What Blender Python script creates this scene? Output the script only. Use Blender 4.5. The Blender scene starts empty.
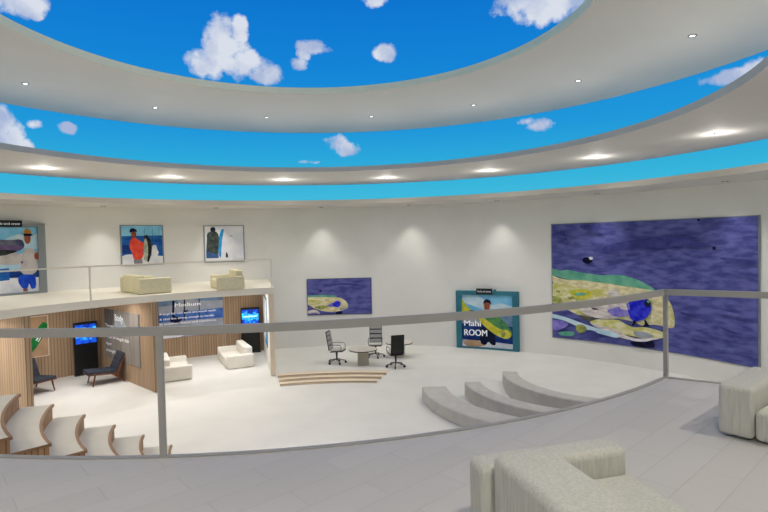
import bpy, bmesh, math, random
from math import sin, cos, radians as R, pi, hypot, atan2, degrees
from mathutils import Vector, Matrix
random.seed(7)
S = bpy.context.scene
COL = S.collection
CX, CY = -2.05, 12.39          # centre of the round hall
RW = 16.8                      # hall radius
CAMZ = 5.79
PIT = -0.24

# ---------------------------------------------------------------- materials
def srgb(c):
    return tuple(((x/255)/12.92 if x/255 <= .04045 else (((x/255)+.055)/1.055)**2.4) for x in c)

def mat(name, c, rough=.6, var=0.0, scale=4.0, c2=None, metal=0.0, bump=0.0, emit=0.0, spec=.3, bscale=None, stretch=None):
    m = bpy.data.materials.new(name); m.use_nodes = True
    nt = m.node_tree; b = nt.nodes['Principled BSDF']
    col = srgb(c)+(1,)
    b.inputs['Base Color'].default_value = col
    b.inputs['Roughness'].default_value = rough
    b.inputs['Metallic'].default_value = metal
    b.inputs['Specular IOR Level'].default_value = spec
    tc = nt.nodes.new('ShaderNodeTexCoord'); mp = nt.nodes.new('ShaderNodeMapping')
    nt.links.new(tc.outputs['Object'], mp.inputs['Vector'])
    if stretch: mp.inputs['Scale'].default_value = stretch
    if var or c2:
        n = nt.nodes.new('ShaderNodeTexNoise'); n.inputs['Scale'].default_value = scale; n.inputs['Detail'].default_value = 5
        nt.links.new(mp.outputs[0], n.inputs['Vector'])
        r = nt.nodes.new('ShaderNodeValToRGB')
        r.color_ramp.elements[0].position = .38; r.color_ramp.elements[1].position = .62
        if c2: a, d = srgb(c), srgb(c2)
        else: a = tuple(x*(1-var) for x in srgb(c)); d = tuple(min(1, x*(1+var)) for x in srgb(c))
        r.color_ramp.elements[0].color = a+(1,); r.color_ramp.elements[1].color = d+(1,)
        nt.links.new(n.outputs['Fac'], r.inputs['Fac']); nt.links.new(r.outputs['Color'], b.inputs['Base Color'])
        if emit: nt.links.new(r.outputs['Color'], b.inputs['Emission Color'])
    if emit:
        b.inputs['Emission Color'].default_value = col; b.inputs['Emission Strength'].default_value = emit
    if bump:
        n2 = nt.nodes.new('ShaderNodeTexNoise'); n2.inputs['Scale'].default_value = bscale or scale*6; n2.inputs['Detail'].default_value = 4
        nt.links.new(mp.outputs[0], n2.inputs['Vector'])
        bp = nt.nodes.new('ShaderNodeBump'); bp.inputs['Strength'].default_value = bump; bp.inputs['Distance'].default_value = .02
        nt.links.new(n2.outputs['Fac'], bp.inputs['Height']); nt.links.new(bp.outputs[0], b.inputs['Normal'])
    return m

def slat_mat(name, c, c2, period, rough=.55):
    """vertical wood slats running along the UV x axis"""
    m = bpy.data.materials.new(name); m.use_nodes = True
    nt = m.node_tree; b = nt.nodes['Principled BSDF']; b.inputs['Roughness'].default_value = rough; b.inputs['Specular IOR Level'].default_value = .2
    uv = nt.nodes.new('ShaderNodeUVMap'); sep = nt.nodes.new('ShaderNodeSeparateXYZ'); nt.links.new(uv.outputs[0], sep.inputs[0])
    d = nt.nodes.new('ShaderNodeMath'); d.operation = 'DIVIDE'; d.inputs[1].default_value = period; nt.links.new(sep.outputs['X'], d.inputs[0])
    f = nt.nodes.new('ShaderNodeMath'); f.operation = 'FRACT'; nt.links.new(d.outputs[0], f.inputs[0])
    r = nt.nodes.new('ShaderNodeValToRGB'); e = r.color_ramp.elements
    e[0].position = 0; e[0].color = srgb(c2)+(1,); e[1].position = .22; e[1].color = srgb(c)+(1,)
    x = e.new(.85); x.color = srgb(c)+(1,); x = e.new(1.0); x.color = srgb(c2)+(1,)
    nt.links.new(f.outputs[0], r.inputs['Fac'])
    fl = nt.nodes.new('ShaderNodeMath'); fl.operation = 'FLOOR'; nt.links.new(d.outputs[0], fl.inputs[0])
    wn = nt.nodes.new('ShaderNodeTexWhiteNoise'); wn.noise_dimensions = '1D'; nt.links.new(fl.outputs[0], wn.inputs['W'])
    mr = nt.nodes.new('ShaderNodeMapRange'); mr.inputs['To Min'].default_value = .84; mr.inputs['To Max'].default_value = 1.1
    nt.links.new(wn.outputs['Value'], mr.inputs['Value'])
    mx = nt.nodes.new('ShaderNodeVectorMath'); mx.operation = 'SCALE'
    nt.links.new(r.outputs['Color'], mx.inputs[0]); nt.links.new(mr.outputs[0], mx.inputs['Scale'])
    nt.links.new(mx.outputs[0], b.inputs['Base Color'])
    bp = nt.nodes.new('ShaderNodeBump'); bp.inputs['Strength'].default_value = .5; bp.inputs['Distance'].default_value = .02
    nt.links.new(r.outputs['Color'], bp.inputs['Height']); nt.links.new(bp.outputs[0], b.inputs['Normal'])
    return m

def plank_mat(name, c, gap, rot, bw, bh, rough=.45, mortar=.006):
    m = bpy.data.materials.new(name); m.use_nodes = True
    nt = m.node_tree; b = nt.nodes['Principled BSDF']; b.inputs['Roughness'].default_value = rough; b.inputs['Specular IOR Level'].default_value = .25
    tc = nt.nodes.new('ShaderNodeTexCoord'); mp = nt.nodes.new('ShaderNodeMapping'); mp.inputs['Rotation'].default_value = (0, 0, rot)
    nt.links.new(tc.outputs['Object'], mp.inputs['Vector'])
    br = nt.nodes.new('ShaderNodeTexBrick'); nt.links.new(mp.outputs[0], br.inputs['Vector'])
    br.inputs['Scale'].default_value = 1; br.inputs['Brick Width'].default_value = bw; br.inputs['Row Height'].default_value = bh
    br.inputs['Mortar Size'].default_value = mortar; br.inputs['Mortar Smooth'].default_value = .6
    a = srgb(c)
    br.inputs['Color1'].default_value = tuple(x*.97 for x in a)+(1,); br.inputs['Color2'].default_value = tuple(min(1, x*1.03) for x in a)+(1,)
    br.inputs['Mortar'].default_value = srgb(gap)+(1,)
    nt.links.new(br.outputs['Color'], b.inputs['Base Color'])
    bp = nt.nodes.new('ShaderNodeBump'); bp.inputs['Strength'].default_value = .25; bp.inputs['Distance'].default_value = .01; bp.invert = True
    nt.links.new(br.outputs['Fac'], bp.inputs['Height']); nt.links.new(bp.outputs[0], b.inputs['Normal'])
    return m

M = dict(
 wall=mat('wall_plaster', (232,231,226), .8, .02, .6, bump=.05, bscale=30, spec=.1),
 ceil=mat('ceiling_plaster', (214,211,206), .7, .015, .5, spec=.15),
 lip=mat('ceiling_edge_sunlit', (248,234,196), .6, spec=.15),  # creamier than the other edges: warm sunlight put into the colour
 lip2=mat('ceiling_edge_grey', (204,198,188), .6, spec=.15),
 floor=mat('hall_floor', (229,228,222), .55, .02, .8, spec=.2),
 slab=mat('mezzanine_plaster', (238,232,216), .6, .01, 1.0, spec=.2),
 balc=plank_mat('balcony_planks', (202,201,199), (190,189,186), R(-42), .95, .262, mortar=.005),
 slat=slat_mat('slatted_wood', (174,149,121), (124,100,78), .13),
 slat2=slat_mat('riser_wood', (186,148,112), (120,88,62), .09),
 endwood=mat('pale_wood', (226,211,188), .55, .05, 3, stretch=(6,6,.6)),
 nose=mat('stair_nosing_wood', (158,124,92), .5, .08, 6),
 tread=mat('stair_tread', (220,216,200), .65, .02, 2),
 steptread=mat('pit_step_tread', (240,226,202), .6, .02, 2),
 stepriser=mat('pit_step_riser', (236,224,202), .6, .04, 4),
 stepshade=mat('step_shadow_line', (182,158,130), .6),  # brown that draws the shadow lines of the pit steps
 bench=mat('bench_concrete', (198,196,190), .75, .05, 3, bump=.1, spec=.1),
 rail=mat('grey_metal_rail', (168,168,166), .45, spec=.4),
 rail2=mat('cream_metal_rail', (232,224,208), .5, spec=.3),
 fabric=mat('woven_linen', (200,202,196), .9, .07, 70, stretch=(1,1,.07), bump=.35, bscale=90, spec=.05),
 cream=mat('cream_linen', (226,219,184), .9, .04, 12, stretch=(1,1,1), bump=.08, spec=.05),
 white=mat('white_upholstery', (236,232,222), .9, .02, 8, bump=.15, spec=.05),
 seam=mat('dark_seam', (90,88,78), .9),
 dark=mat('charcoal_cushion', (62,66,76), .85, .12, 10, bump=.3, spec=.1),
 brown=mat('walnut_frame', (120,68,44), .45, .12, 8),
 black=mat('black_plastic', (22,22,24), .4, spec=.4),
 kiosk=mat('kiosk_black', (14,15,17), .35, spec=.4),
 pad=mat('grey_pad', (170,170,168), .8, .03, 10),
 padw=mat('pale_pad', (205,203,196), .8, .03, 10),
 chrome=mat('polished_metal', (150,150,150), .25, metal=.8),
 table=mat('table_top', (214,208,196), .4, .03, 2),
 tabbase=mat('table_base', (176,172,154), .7, .04, 3),
 lens=mat('lamp_lens', (255,248,235), .3, emit=2.5),
 lamphs=mat('lamp_housing', (120,120,118), .3, metal=.6),
 greyframe=mat('grey_blue_frame', (138,144,146), .6, .03, 2),
 teal=mat('teal_frame', (48,116,134), .6, .04, 2),
)

# ---------------------------------------------------------------- mesh helpers
class MB:
    def __init__(self): self.v = []; self.f = []; self.m = []; self.uv = {}
    def add(self, vs, fs, mi=0, uvs=None):
        o = len(self.v); self.v += [tuple(x) for x in vs]
        for i, f in enumerate(fs):
            self.f.append([o+k for k in f]); self.m.append(mi)
            if uvs: self.uv[len(self.f)-1] = uvs[i]
        return self
    def box(self, c, s, rz=0, mi=0, ry=0, rx=0):
        m = Matrix.Translation(Vector(c)) @ Matrix.Rotation(rz, 4, 'Z') @ Matrix.Rotation(ry, 4, 'Y') @ Matrix.Rotation(rx, 4, 'X')
        vs = [m @ Vector((x*s[0]/2, y*s[1]/2, z*s[2]/2)) for x in (-1,1) for y in (-1,1) for z in (-1,1)]
        return self.add(vs, [(0,1,3,2),(4,6,7,5),(0,4,5,1),(2,3,7,6),(0,2,6,4),(1,5,7,3)], mi)
    def cyl(self, a, b, r, r2=None, n=16, mi=0):
        a, b = Vector(a), Vector(b); r2 = r if r2 is None else r2
        d = (b-a).normalized(); p = d.orthogonal().normalized(); q = d.cross(p)
        vs = []
        for c, rr in ((a, r), (b, r2)):
            for i in range(n):
                t = 2*pi*i/n; vs.append(c+p*rr*cos(t)+q*rr*sin(t))
        fs = [(i, (i+1) % n, n+(i+1) % n, n+i) for i in range(n)]+[tuple(range(n-1, -1, -1)), tuple(range(n, 2*n))]
        return self.add(vs, fs, mi)
    def tube(self, pts, r, n=8, mi=0):
        pts = [Vector(p) for p in pts]; rings = []
        for i, p in enumerate(pts):
            d = (pts[min(i+1, len(pts)-1)]-pts[max(i-1, 0)]).normalized()
            u = Vector((0,0,1)) if abs(d.z) < .9 else Vector((1,0,0))
            x = d.cross(u).normalized(); y = x.cross(d)
            rings.append([p+x*r*cos(2*pi*k/n)+y*r*sin(2*pi*k/n) for k in range(n)])
        vs = [v for ring in rings for v in ring]; fs = []
        for i in range(len(pts)-1):
            for k in range(n): fs.append((i*n+k, i*n+(k+1) % n, (i+1)*n+(k+1) % n, (i+1)*n+k))
        fs += [tuple(range(n-1, -1, -1)), tuple(range((len(pts)-1)*n, len(pts)*n))]
        return self.add(vs, fs, mi)
    def arc(self, r0, r1, z0, z1, a0, a1, n=48, c=(CX, CY), mi=0, mtop=None, minner=None, mouter=None, r0b=None):
        """annular sector solid, angles in degrees; z0 may be a function of (x, y)"""
        mtop = mi if mtop is None else mtop; minner = mi if minner is None else minner; mouter = mi if mouter is None else mouter
        full = abs(a1-a0) >= 359.9; zf = z0 if callable(z0) else (lambda x, y: z0)
        N = n if full else n+1; vs = []
        for i in range(N):
            a = R(a0+(a1-a0)*i/n); ca, sa = cos(a), sin(a)
            for rr, top in ((r0, 0), (r1, 0), (r1, 1), (r0, 1)):
                x, y = c[0]+rr*ca, c[1]+rr*sa; vs.append((x, y, z1 if top else zf(x, y)))
        o = len(self.v); self.v += vs
        s = 1 if a1 > a0 else -1
        def q(idx, mi_, u):
            if s < 0: idx = idx[::-1]; u = u[::-1]
            self.f.append([o+k for k in idx]); self.m.append(mi_); self.uv[len(self.f)-1] = u
        for i in range(n):
            j = (i+1) % N; A, B = 4*i, 4*j
            t0, t1 = R(a0+(a1-a0)*i/n), R(a0+(a1-a0)*(i+1)/n)
            def U(r): return [(t0*r, vs[A][2]), (t1*r, vs[A][2]), (t1*r, z1), (t0*r, z1)]
            q([A+1, B+1, B+2, A+2], mouter, U(r1))
            q([B, A, A+3, B+3], minner, [U(r0)[k] for k in (1, 0, 3, 2)])
            q([A+3, A+2, B+2, B+3], mtop, [(t0*r0, 0), (t0*r0, r1-r0), (t1*r0, r1-r0), (t1*r0, 0)])
            q([A, B, B+1, A+1], mi, [(0, 0)]*4)
        if not full:
            for A, fl in ((0, False), (4*n, True)):
                idx = [A, A+1, A+2, A+3]; u = [(r0, vs[A][2]), (r1, vs[A][2]), (r1, z1), (r0, z1)]
                if fl: idx = idx[::-1]; u = u[::-1]
                q(idx, mi, u)
        return self
    def prism(self, pts, z0, z1, mi=0):
        n = len(pts); vs = [(x, y, z0) for x, y in pts]+[(x, y, z1) for x, y in pts]
        u = [0]
        for i in range(n): u.append(u[-1]+hypot(pts[(i+1) % n][0]-pts[i][0], pts[(i+1) % n][1]-pts[i][1]))
        fs = [(i, (i+1) % n, n+(i+1) % n, n+i) for i in range(n)]+[tuple(range(n-1, -1, -1)), tuple(range(n, 2*n))]
        uv = [[(u[i], z0), (u[i+1], z0), (u[i+1], z1), (u[i], z1)] for i in range(n)]+[[(0, 0)]*n]*2
        return self.add(vs, fs, mi, uv)
    def build(self, name, mats, parent=None, smooth=False, bevel=0, seg=3, sub=0):
        if not isinstance(mats, (list, tuple)): mats = [mats]
        me = bpy.data.meshes.new(name); me.from_pydata(self.v, [], self.f)
        for m_ in mats: me.materials.append(m_)
        for p, mi in zip(me.polygons, self.m): p.material_index = mi
        if self.uv:
            ul = me.uv_layers.new(name='UVMap')
            for fi, u in self.uv.items():
                p = me.polygons[fi]
                for li, c in zip(p.loop_indices, u): ul.data[li].uv = c
        bm = bmesh.new(); bm.from_mesh(me)
        if not self.uv: bmesh.ops.recalc_face_normals(bm, faces=bm.faces)
        bm.to_mesh(me); bm.free()
        o = bpy.data.objects.new(name, me); COL.objects.link(o)
        if parent: o.parent = parent
        if bevel:
            b = o.modifiers.new('bevel', 'BEVEL'); b.width = bevel; b.segments = seg; b.limit_method = 'ANGLE'; b.angle_limit = R(40)
        if sub:
            s_ = o.modifiers.new('sub', 'SUBSURF'); s_.levels = sub; s_.render_levels = sub
        if smooth or bevel:
            for p in me.polygons: p.use_smooth = True
            if smooth == 'auto' or bevel: me.set_sharp_from_angle(angle=R(50))
        return o

def tag(o, label=None, cat=None, group=None, kind=None):
    if label: o['label'] = label
    if cat: o['category'] = cat
    if group: o['group'] = group
    if kind: o['kind'] = kind
    return o
def empty(name, loc, rz=0, **k):
    o = bpy.data.objects.new(name, None); COL.objects.link(o); o.location = loc; o.rotation_euler = (0, 0, rz); o.empty_display_size = .2
    return tag(o, **k)
def struct(o, label=None, cat=None):
    o['kind'] = 'structure'; return tag(o, label, cat)
def copy_tree(o, parent=None):
    c = o.copy(); COL.objects.link(c); c.parent = parent
    for ch in list(o.children): copy_tree(ch, c)
    return c
def pol(r, az, z=0): return (CX+r*cos(R(az)), CY+r*sin(R(az)), z)

# ---------------------------------------------------------------- shell
def floor_z(x, y):
    r = hypot(x-CX, y-CY)
    return PIT if r <= 9.95 else (0 if r >= 11.1 else PIT*(11.1-r)/(11.1-9.95))
fm = MB(); n = 144; rs = [0.02, 3, 6, 9.95, 10.2, 10.5, 10.8, 11.1, 13, 16.8, 17.2]
vs = []
for r_ in rs:
    for i in range(n):
        a = 2*pi*i/n; x, y = CX+r_*cos(a), CY+r_*sin(a); vs.append((x, y, floor_z(x, y)))
k0 = len(vs)
for i in range(n): a = 2*pi*i/n; vs.append((CX+17.2*cos(a), CY+17.2*sin(a), -.6))
for i in range(n): a = 2*pi*i/n; vs.append((CX+.02*cos(a), CY+.02*sin(a), -.6))
fs = []
for j in range(len(rs)-1):
    for i in range(n): fs.append((j*n+i, (j+1)*n+i, (j+1)*n+(i+1) % n, j*n+(i+1) % n))
for i in range(n):
    J = (i+1) % n
    fs.append(((len(rs)-1)*n+i, k0+i, k0+J, (len(rs)-1)*n+J)); fs.append((k0+i, k0+n+i, k0+n+J, k0+J))
fs.append(tuple(range(n))); fs.append(tuple(k0+n+i for i in range(n-1, -1, -1)))
fm.add(vs, fs)
struct(fm.build('floor', M['floor'], smooth='auto'))
struct(MB().arc(RW, RW+.4, -.3, 7.83, 0, 360, 180).build('wall_round', M['wall'], smooth='auto'))
struct(MB().arc(14.0, RW+.2, 7.64, 7.86, 0, 360, 180, minner=1, mtop=1).build('ceiling', [M['ceil'], M['lip2']], smooth='auto'))
struct(MB().arc(9.32, 14.5, 8.66, 8.84, 0, 360, 180, minner=1).build('ceiling', [M['ceil'], M['lip2']], smooth='auto'))
struct(MB().arc(7.0, 13.97, 11.18, 11.40, 0, 360, 180, minner=1).build('ceiling', [M['ceil'], M['lip']], smooth='auto'))

# mezzanine over the lounges, wooden walls under it
MZ0, MZ1 = 3.56, 3.84
struct(MB().arc(10.95, RW, MZ0, MZ1, 104.8, 181, 80).build('floor', M['slab'], smooth='auto'), 'curved cream mezzanine floor over the two lounges', 'floor')
struct(MB().arc(16.62, 16.79, 0, MZ0, 105.0, 157, 60).build('wall_lounge', M['slat'], smooth='auto'), 'dark slatted wood wall at the back of the lounges', 'wall')
def partition(name, p_in, p_out, th, mats, label):
    a, b = Vector(p_in), Vector(p_out); d = (b-a).normalized(); nrm = Vector((d.y, -d.x))
    if nrm.dot(-a) < 0: nrm = -nrm
    nrm = -Vector((-d.y, d.x)) if nrm.x > 0 else nrm
    pts = [a, b, b+nrm*th, a+nrm*th]                # nrm points to the west side
    m = MB(); m.prism([tuple(p) for p in pts], 0, MZ0)
    m.m[3] = 1; m.m[2] = 2
    return struct(m.build(name, mats), label, 'wall')
partition('wall_partition', (-4.85, 22.96), pol(RW, 105.1)[:2], .22, [M['wall'], M['endwood'], M['wall']], 'partition wall with pale wood end at the right side of the lounges')
partition('wall_partition', (-9.02, 20.83), pol(RW-.1, 132.2)[:2], .22, [M['slat'], M['slat'], M['slat']], 'wood partition wall between the two lounges')
partition('wall_partition', (-11.78, 17.46), pol(RW-.1, 153.5)[:2], .22, [M['slat'], M['slat'], M['slat']], 'tan slatted wood partition wall at the left end of the lounges')

# balcony
ZB = 4.06; RB = 8.10
bm_ = MB(); nb = 72; inner = []; outer = []
pe = Vector((CX+RB*cos(R(-48.3)), CY+RB*sin(R(-48.3)))); de = Vector((cos(R(-34)), sin(R(-34))))
t = 0
while hypot(pe.x+de.x*t-CX, pe.y+de.y*t-CY) < RW: t += .01
po = pe+de*t; az_o = degrees(atan2(po.y-CY, po.x-CX))
for i in range(nb+1):
    a = -181+(-48.3+181)*i/nb; a2 = -181+(az_o+181)*i/nb
    inner.append(pol(RB, a)[:2]); outer.append(pol(RW, a2)[:2])
vs = []
for i in range(nb+1):
    for (x, y), z in ((inner[i], ZB-.4), (outer[i], ZB-.4), (outer[i], ZB), (inner[i], ZB)): vs.append((x, y, z))
fs = []
for i in range(nb):
    A, B = 4*i, 4*i+4
    fs += [(A+1, B+1, B+2, A+2), (B, A, A+3, B+3), (A+3, A+2, B+2, B+3), (A, B, B+1, A+1)]
fs += [(0, 1, 2, 3), (4*nb+3, 4*nb+2, 4*nb+1, 4*nb)]
bm_.add(vs, fs); struct(bm_.build('floor', M['balc'], smooth='auto'), 'grey plank balcony floor in the foreground', 'floor')

# grand curved staircase from the balcony into the pit
st = empty('curved_staircase', pol(RB, -148, ZB), label='curved staircase with pale treads and wooden risers descending at lower left', cat='staircase')
STL = Matrix.Translation(-Vector(pol(RB, -148, ZB)))
def local(mb, T):
    mb.v = [tuple(T @ Vector(v)) for v in mb.v]; return mb
NS = 13
for k in range(1, NS+1):
    rk = lambda q: 8.03-.585*min(q, 4)-.56*max(q-4, 0)
    r_n = rk(k); r_o = rk(k-1) if k > 1 else RB; z = ZB-.307*k
    a0 = -162.2-.95*(k-4); a1 = -133.2-1.3*(k-4)
    if k < 2: r_o -= .0
    nseg = 20
    body = MB().arc(max(r_n, .3)+.02, r_o+(.02 if k > 1 else 0), PIT if k > 1 else PIT, z-.045, a0, a1, nseg, minner=0)
    o = local(body, STL).build('riser', [M['slat2']], st, smooth='auto')
    tr = MB().arc(max(r_n, .3), r_o+(.02 if k > 1 else 0), z-.045, z, a0-.15, a1+.15, nseg, mi=1, mtop=0, minner=1)
    o = local(tr, STL).build('tread', [M['tread'], M['nose']], st, smooth='auto')
    ns = MB().arc(max(r_n, .3)-.012, max(r_n, .3)+.038, z-.05, z+.006, a0-.25, a1+.25, nseg)
    local(ns, STL).build('nosing', [M['nose']], st, smooth='auto')

# pit steps (fan of shallow steps below the meeting area)
ps = empty('pit_steps', pol(10.3, 92, PIT), label='three shallow curved beige steps from the pit up to the table area', cat='steps')
T = Matrix.Translation(-Vector(pol(10.3, 92, PIT)))
for i in range(3):
    r0 = 9.93+.385*i; a0 = 80.6-.75*i
    m = MB().arc(r0, r0+.40, lambda x, y: floor_z(x, y)-.02, PIT+.08*(i+1)+.004, a0, 104.2+.1*i, 24, mtop=0, minner=1)
    stp = local(m, T).build('step', [M['steptread'], M['stepriser']], ps, smooth='auto')
    local(MB().arc(r0-.012, r0+.02, PIT+.08*(i+1)-.022, PIT+.08*(i+1)+.007, a0-.05, 104.25+.1*i, 24), T).build('nosing', [M['stepshade']], stp, smooth='auto')  # thin dark strip painting a shadow line along the step edge
    local(MB().arc(r0-.02, r0+.01, PIT+.08*i-.01, PIT+.08*i+.012, a0-.05, 104.25+.1*i, 24), T).build('shadow_strip', [M['stepshade']], stp, smooth='auto')  # same dark colour as a painted shadow at the riser foot
local(MB().arc(11.08, 11.13, -.03, .012, 78.4, 104.6, 24), T).build('edge_strip', [M['stepriser']], ps)

# curved benches on the right
B3 = [((6.75, 19.93), 5.42, 4.50, .20, 180, 262, 'leftmost of the three curved grey benches, nearest the open pit floor'),
      ((7.52, 20.10), 4.55, 3.92, .30, 180, 262, 'middle one of the three curved grey benches'),
      ((8.50, 20.30), 3.92, 3.33, .42, 167.5, 258, 'rightmost of the three curved grey benches, nearest the big sea picture')]
for c, ro, ri, zt, a0, a1, lab in B3:
    m = MB().arc(ri, ro, lambda x, y: floor_z(x, y)-.005, zt, a0, a1, 40, c=c)
    base = (c[0]+ro*cos(R(200)), c[1]+ro*sin(R(200)), PIT)
    o = local(m, Matrix.Translation(-Vector(base))).build('curved_bench', M['bench'], bevel=.05, smooth='auto'); o.location = base
    tag(o, lab, 'bench', 'curved benches')

# ---------------------------------------------------------------- railings
def rect_sweep(pts, w, h, z):
    m = MB(); vs = []; P = [Vector(p) for p in pts]
    for i, p in enumerate(P):
        d = (P[min(i+1, len(P)-1)]-P[max(i-1, 0)]).normalized(); nn = Vector((-d.y, d.x))
        for s_, zz in ((-1, z-h), (1, z-h), (1, z), (-1, z)): q = p+nn*w/2*s_; vs.append((q.x, q.y, zz))
    fs = []
    for i in range(len(P)-1):
        A, B = 4*i, 4*i+4
        for k in range(4): fs.append((A+k, A+(k+1) % 4, B+(k+1) % 4, B+k))
    fs += [(0, 1, 2, 3), tuple(4*(len(P)-1)+k for k in (3, 2, 1, 0))]
    return m.add(vs, fs)
arcpts = [pol(RB+.03, -131+(-48.3+131)*i/80)[:2] for i in range(81)]
stra = [tuple(pe+de*s_) for s_ in (.6, 2, 4, 6, 8, t-.02)]
rl = empty('balcony_railing', pol(RB+.03, -89, ZB), label='grey metal railing along the curved balcony edge in the foreground', cat='railing')
TR = Matrix.Translation(-Vector(pol(RB+.03, -89, ZB)))
local(rect_sweep(arcpts+stra, .045, .07, ZB+1.07), TR).build('handrail', M['rail'], rl)
local(rect_sweep(arcpts+stra, .05, .02, ZB+.012), TR).build('base_rail', M['rail'], rl)
for a in (-130, -88.5, -48.1):
    x, y, _ = pol(RB+.03, a)
    local(MB().box((x, y, ZB+.5), (.045, .045, 1.0), R(a)), TR).build('post', M['rail'], rl)
q = pe+de*4.6
local(MB().box((q.x, q.y, ZB+.5), (.05, .05, 1.0), R(-34)), TR).build('post', M['rail'], rl)

mr = empty('mezzanine_railing', pol(11.0, 130, MZ1), label='thin cream railing along the mezzanine edge above the lounges', cat='railing')
TM = Matrix.Translation(-Vector(pol(11.0, 130, MZ1)))
local(rect_sweep([pol(11.03, 105.1+(180-105.1)*i/60)[:2] for i in range(61)], .045, .05, MZ1+1.26), TM).build('handrail', M['rail2'], mr)
for a in (105.2, 141.9, 178):
    x, y, _ = pol(11.03, a); local(MB().box((x, y, MZ1+.6), (.05, .05, 1.22), R(a)), TM).build('post', M['rail2'], mr)

# ---------------------------------------------------------------- pictures following the round wall
def clip(poly, a, b, axis=0):
    def cut(P, val, keep_ge):
        out = []
        for i in range(len(P)):
            p, q = P[i], P[(i+1) % len(P)]
            ip = p[axis] >= val if keep_ge else p[axis] <= val; iq = q[axis] >= val if keep_ge else q[axis] <= val
            if ip: out.append(p)
            if ip != iq:
                tt = (val-p[axis])/(q[axis]-p[axis]); out.append((p[0]+(q[0]-p[0])*tt, p[1]+(q[1]-p[1])*tt))
        return out
    P = cut(poly, a, True)
    return cut(P, b, False) if len(P) > 2 else []
class CylMap:
    def __init__(s, aL, aR, z0, z1, r): s.aL, s.aR, s.z0, s.z1, s.r = aL, aR, z0, z1, r; s.w = R(abs(aL-aR))*r; s.h = z1-z0
    def __call__(s, u, v, d=0):
        a = R(s.aL+(s.aR-s.aL)*u); return Vector((CX+(s.r-d)*cos(a), CY+(s.r-d)*sin(a), s.z0+(s.z1-s.z0)*v))
class PlaneMap:
    def __init__(s, p0, p1, z0, z1, nrm): s.a, s.b, s.z0, s.z1, s.n = Vector(p0), Vector(p1), z0, z1, Vector(nrm).normalized(); s.w = (s.b-s.a).length; s.h = z1-z0
    def __call__(s, u, v, d=0):
        p = s.a+(s.b-s.a)*u+s.n*d; return Vector((p.x, p.y, s.z0+(s.z1-s.z0)*v))
def triangulated(poly):
    """simple polygon -> triangles (ear clipping through bmesh)"""
    bm = bmesh.new(); vv = [bm.verts.new((x, y, 0)) for x, y in poly]
    f = bm.faces.new(vv); r = bmesh.ops.triangulate(bm, faces=[f], ngon_method='EAR_CLIP')
    out = [[(v.co.x, v.co.y) for v in fc.verts] for fc in bm.faces]; bm.free(); return out
def slab(mp, u0, u1, v0, v1, d0, d1, n=28):
    m = MB(); vs = []
    for i in range(n+1):
        u = u0+(u1-u0)*i/n
        for v_, d_ in ((v0, d0), (v0, d1), (v1, d1), (v1, d0)): vs.append(mp(u, v_, d_))
    fs = []
    for i in range(n):
        A, B = 4*i, 4*i+4
        for k in range(4): fs.append((A+k, A+(k+1) % 4, B+(k+1) % 4, B+k))
    fs += [(0, 1, 2, 3), (4*n+3, 4*n+2, 4*n+1, 4*n)]
    return m.add(vs, fs)
def soften(P):
    out = []; n = len(P); edge = lambda p: p[0] in (0, 1) or p[1] in (0, 1)
    for i, p in enumerate(P):
        a, b = P[i-1], P[(i+1) % n]
        if edge(p): out.append(p)
        else: out += [(p[0]+(a[0]-p[0])*.22, p[1]+(a[1]-p[1])*.22), (p[0]+(b[0]-p[0])*.22, p[1]+(b[1]-p[1])*.22)]
    return out
class Pic:
    def __init__(s, mp, d0=.06, strips=16): s.mp = mp; s.mb = MB(); s.mats = []; s.lay = 0; s.d0 = d0; s.n = strips
    def poly(s, pts, material):
        if material not in s.mats: s.mats.append(material)
        mi = s.mats.index(material); s.lay += 1; d = s.d0+.0035*s.lay
        pts = [(min(1, max(0, x)), min(1, max(0, y))) for x, y in pts]
        clean = [p for i, p in enumerate(pts) if p != pts[i-1]]
        if len(clean) > 4: clean = soften(clean)
        for tri in triangulated(clean):
            for k in range(s.n):
                c = clip(tri, k/s.n, (k+1)/s.n)
                if len(c) > 2: s.mb.add([s.mp(u, v, d) for u, v in c], [tuple(range(len(c)))], mi)
        return s
    def blob(s, cx, cy, rx, ry, material, n=18, rot=0, j=0.0):
        pts = []
        for i in range(n):
            a = 2*pi*i/n; k = 1+random.uniform(-j, j); x, y = rx*cos(a)*k, ry*sin(a)*k
            pts.append((cx+x*cos(rot)-y*sin(rot), cy+x*sin(rot)+y*cos(rot)))
        return s.poly(pts, material)
    def line(s, a, b, w, material):
        dx, dy = b[0]-a[0], b[1]-a[1]; L = hypot(dx*s.mp.w, dy*s.mp.h); nx, ny = -dy*s.mp.h/L*w/s.mp.w, dx*s.mp.w/L*w/s.mp.h
        return s.poly([(a[0]-nx, a[1]-ny), (b[0]-nx, b[1]-ny), (b[0]+nx, b[1]+ny), (a[0]+nx, a[1]+ny)], material)
    def text(s, body, u, v, h, material, bold=.02, maxw=None, center=False):
        if material not in s.mats: s.mats.append(material)
        mi = s.mats.index(material); vs, fs = text_verts(body, bold); w = max(x for x, y, z in vs); sx = maxw/w if maxw else h*1.35
        if center: u -= w*sx/2/s.mp.w
        d = s.d0+.0035*(s.lay+3)
        s.mb.add([s.mp(u+x*sx/s.mp.w, v+y*h*1.35/s.mp.h, d) for x, y, z in vs], fs, mi); return s
    def build(s, parent, T, name='picture'): return local(s.mb, T).build(name, s.mats, parent)
TXT = {}
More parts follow.
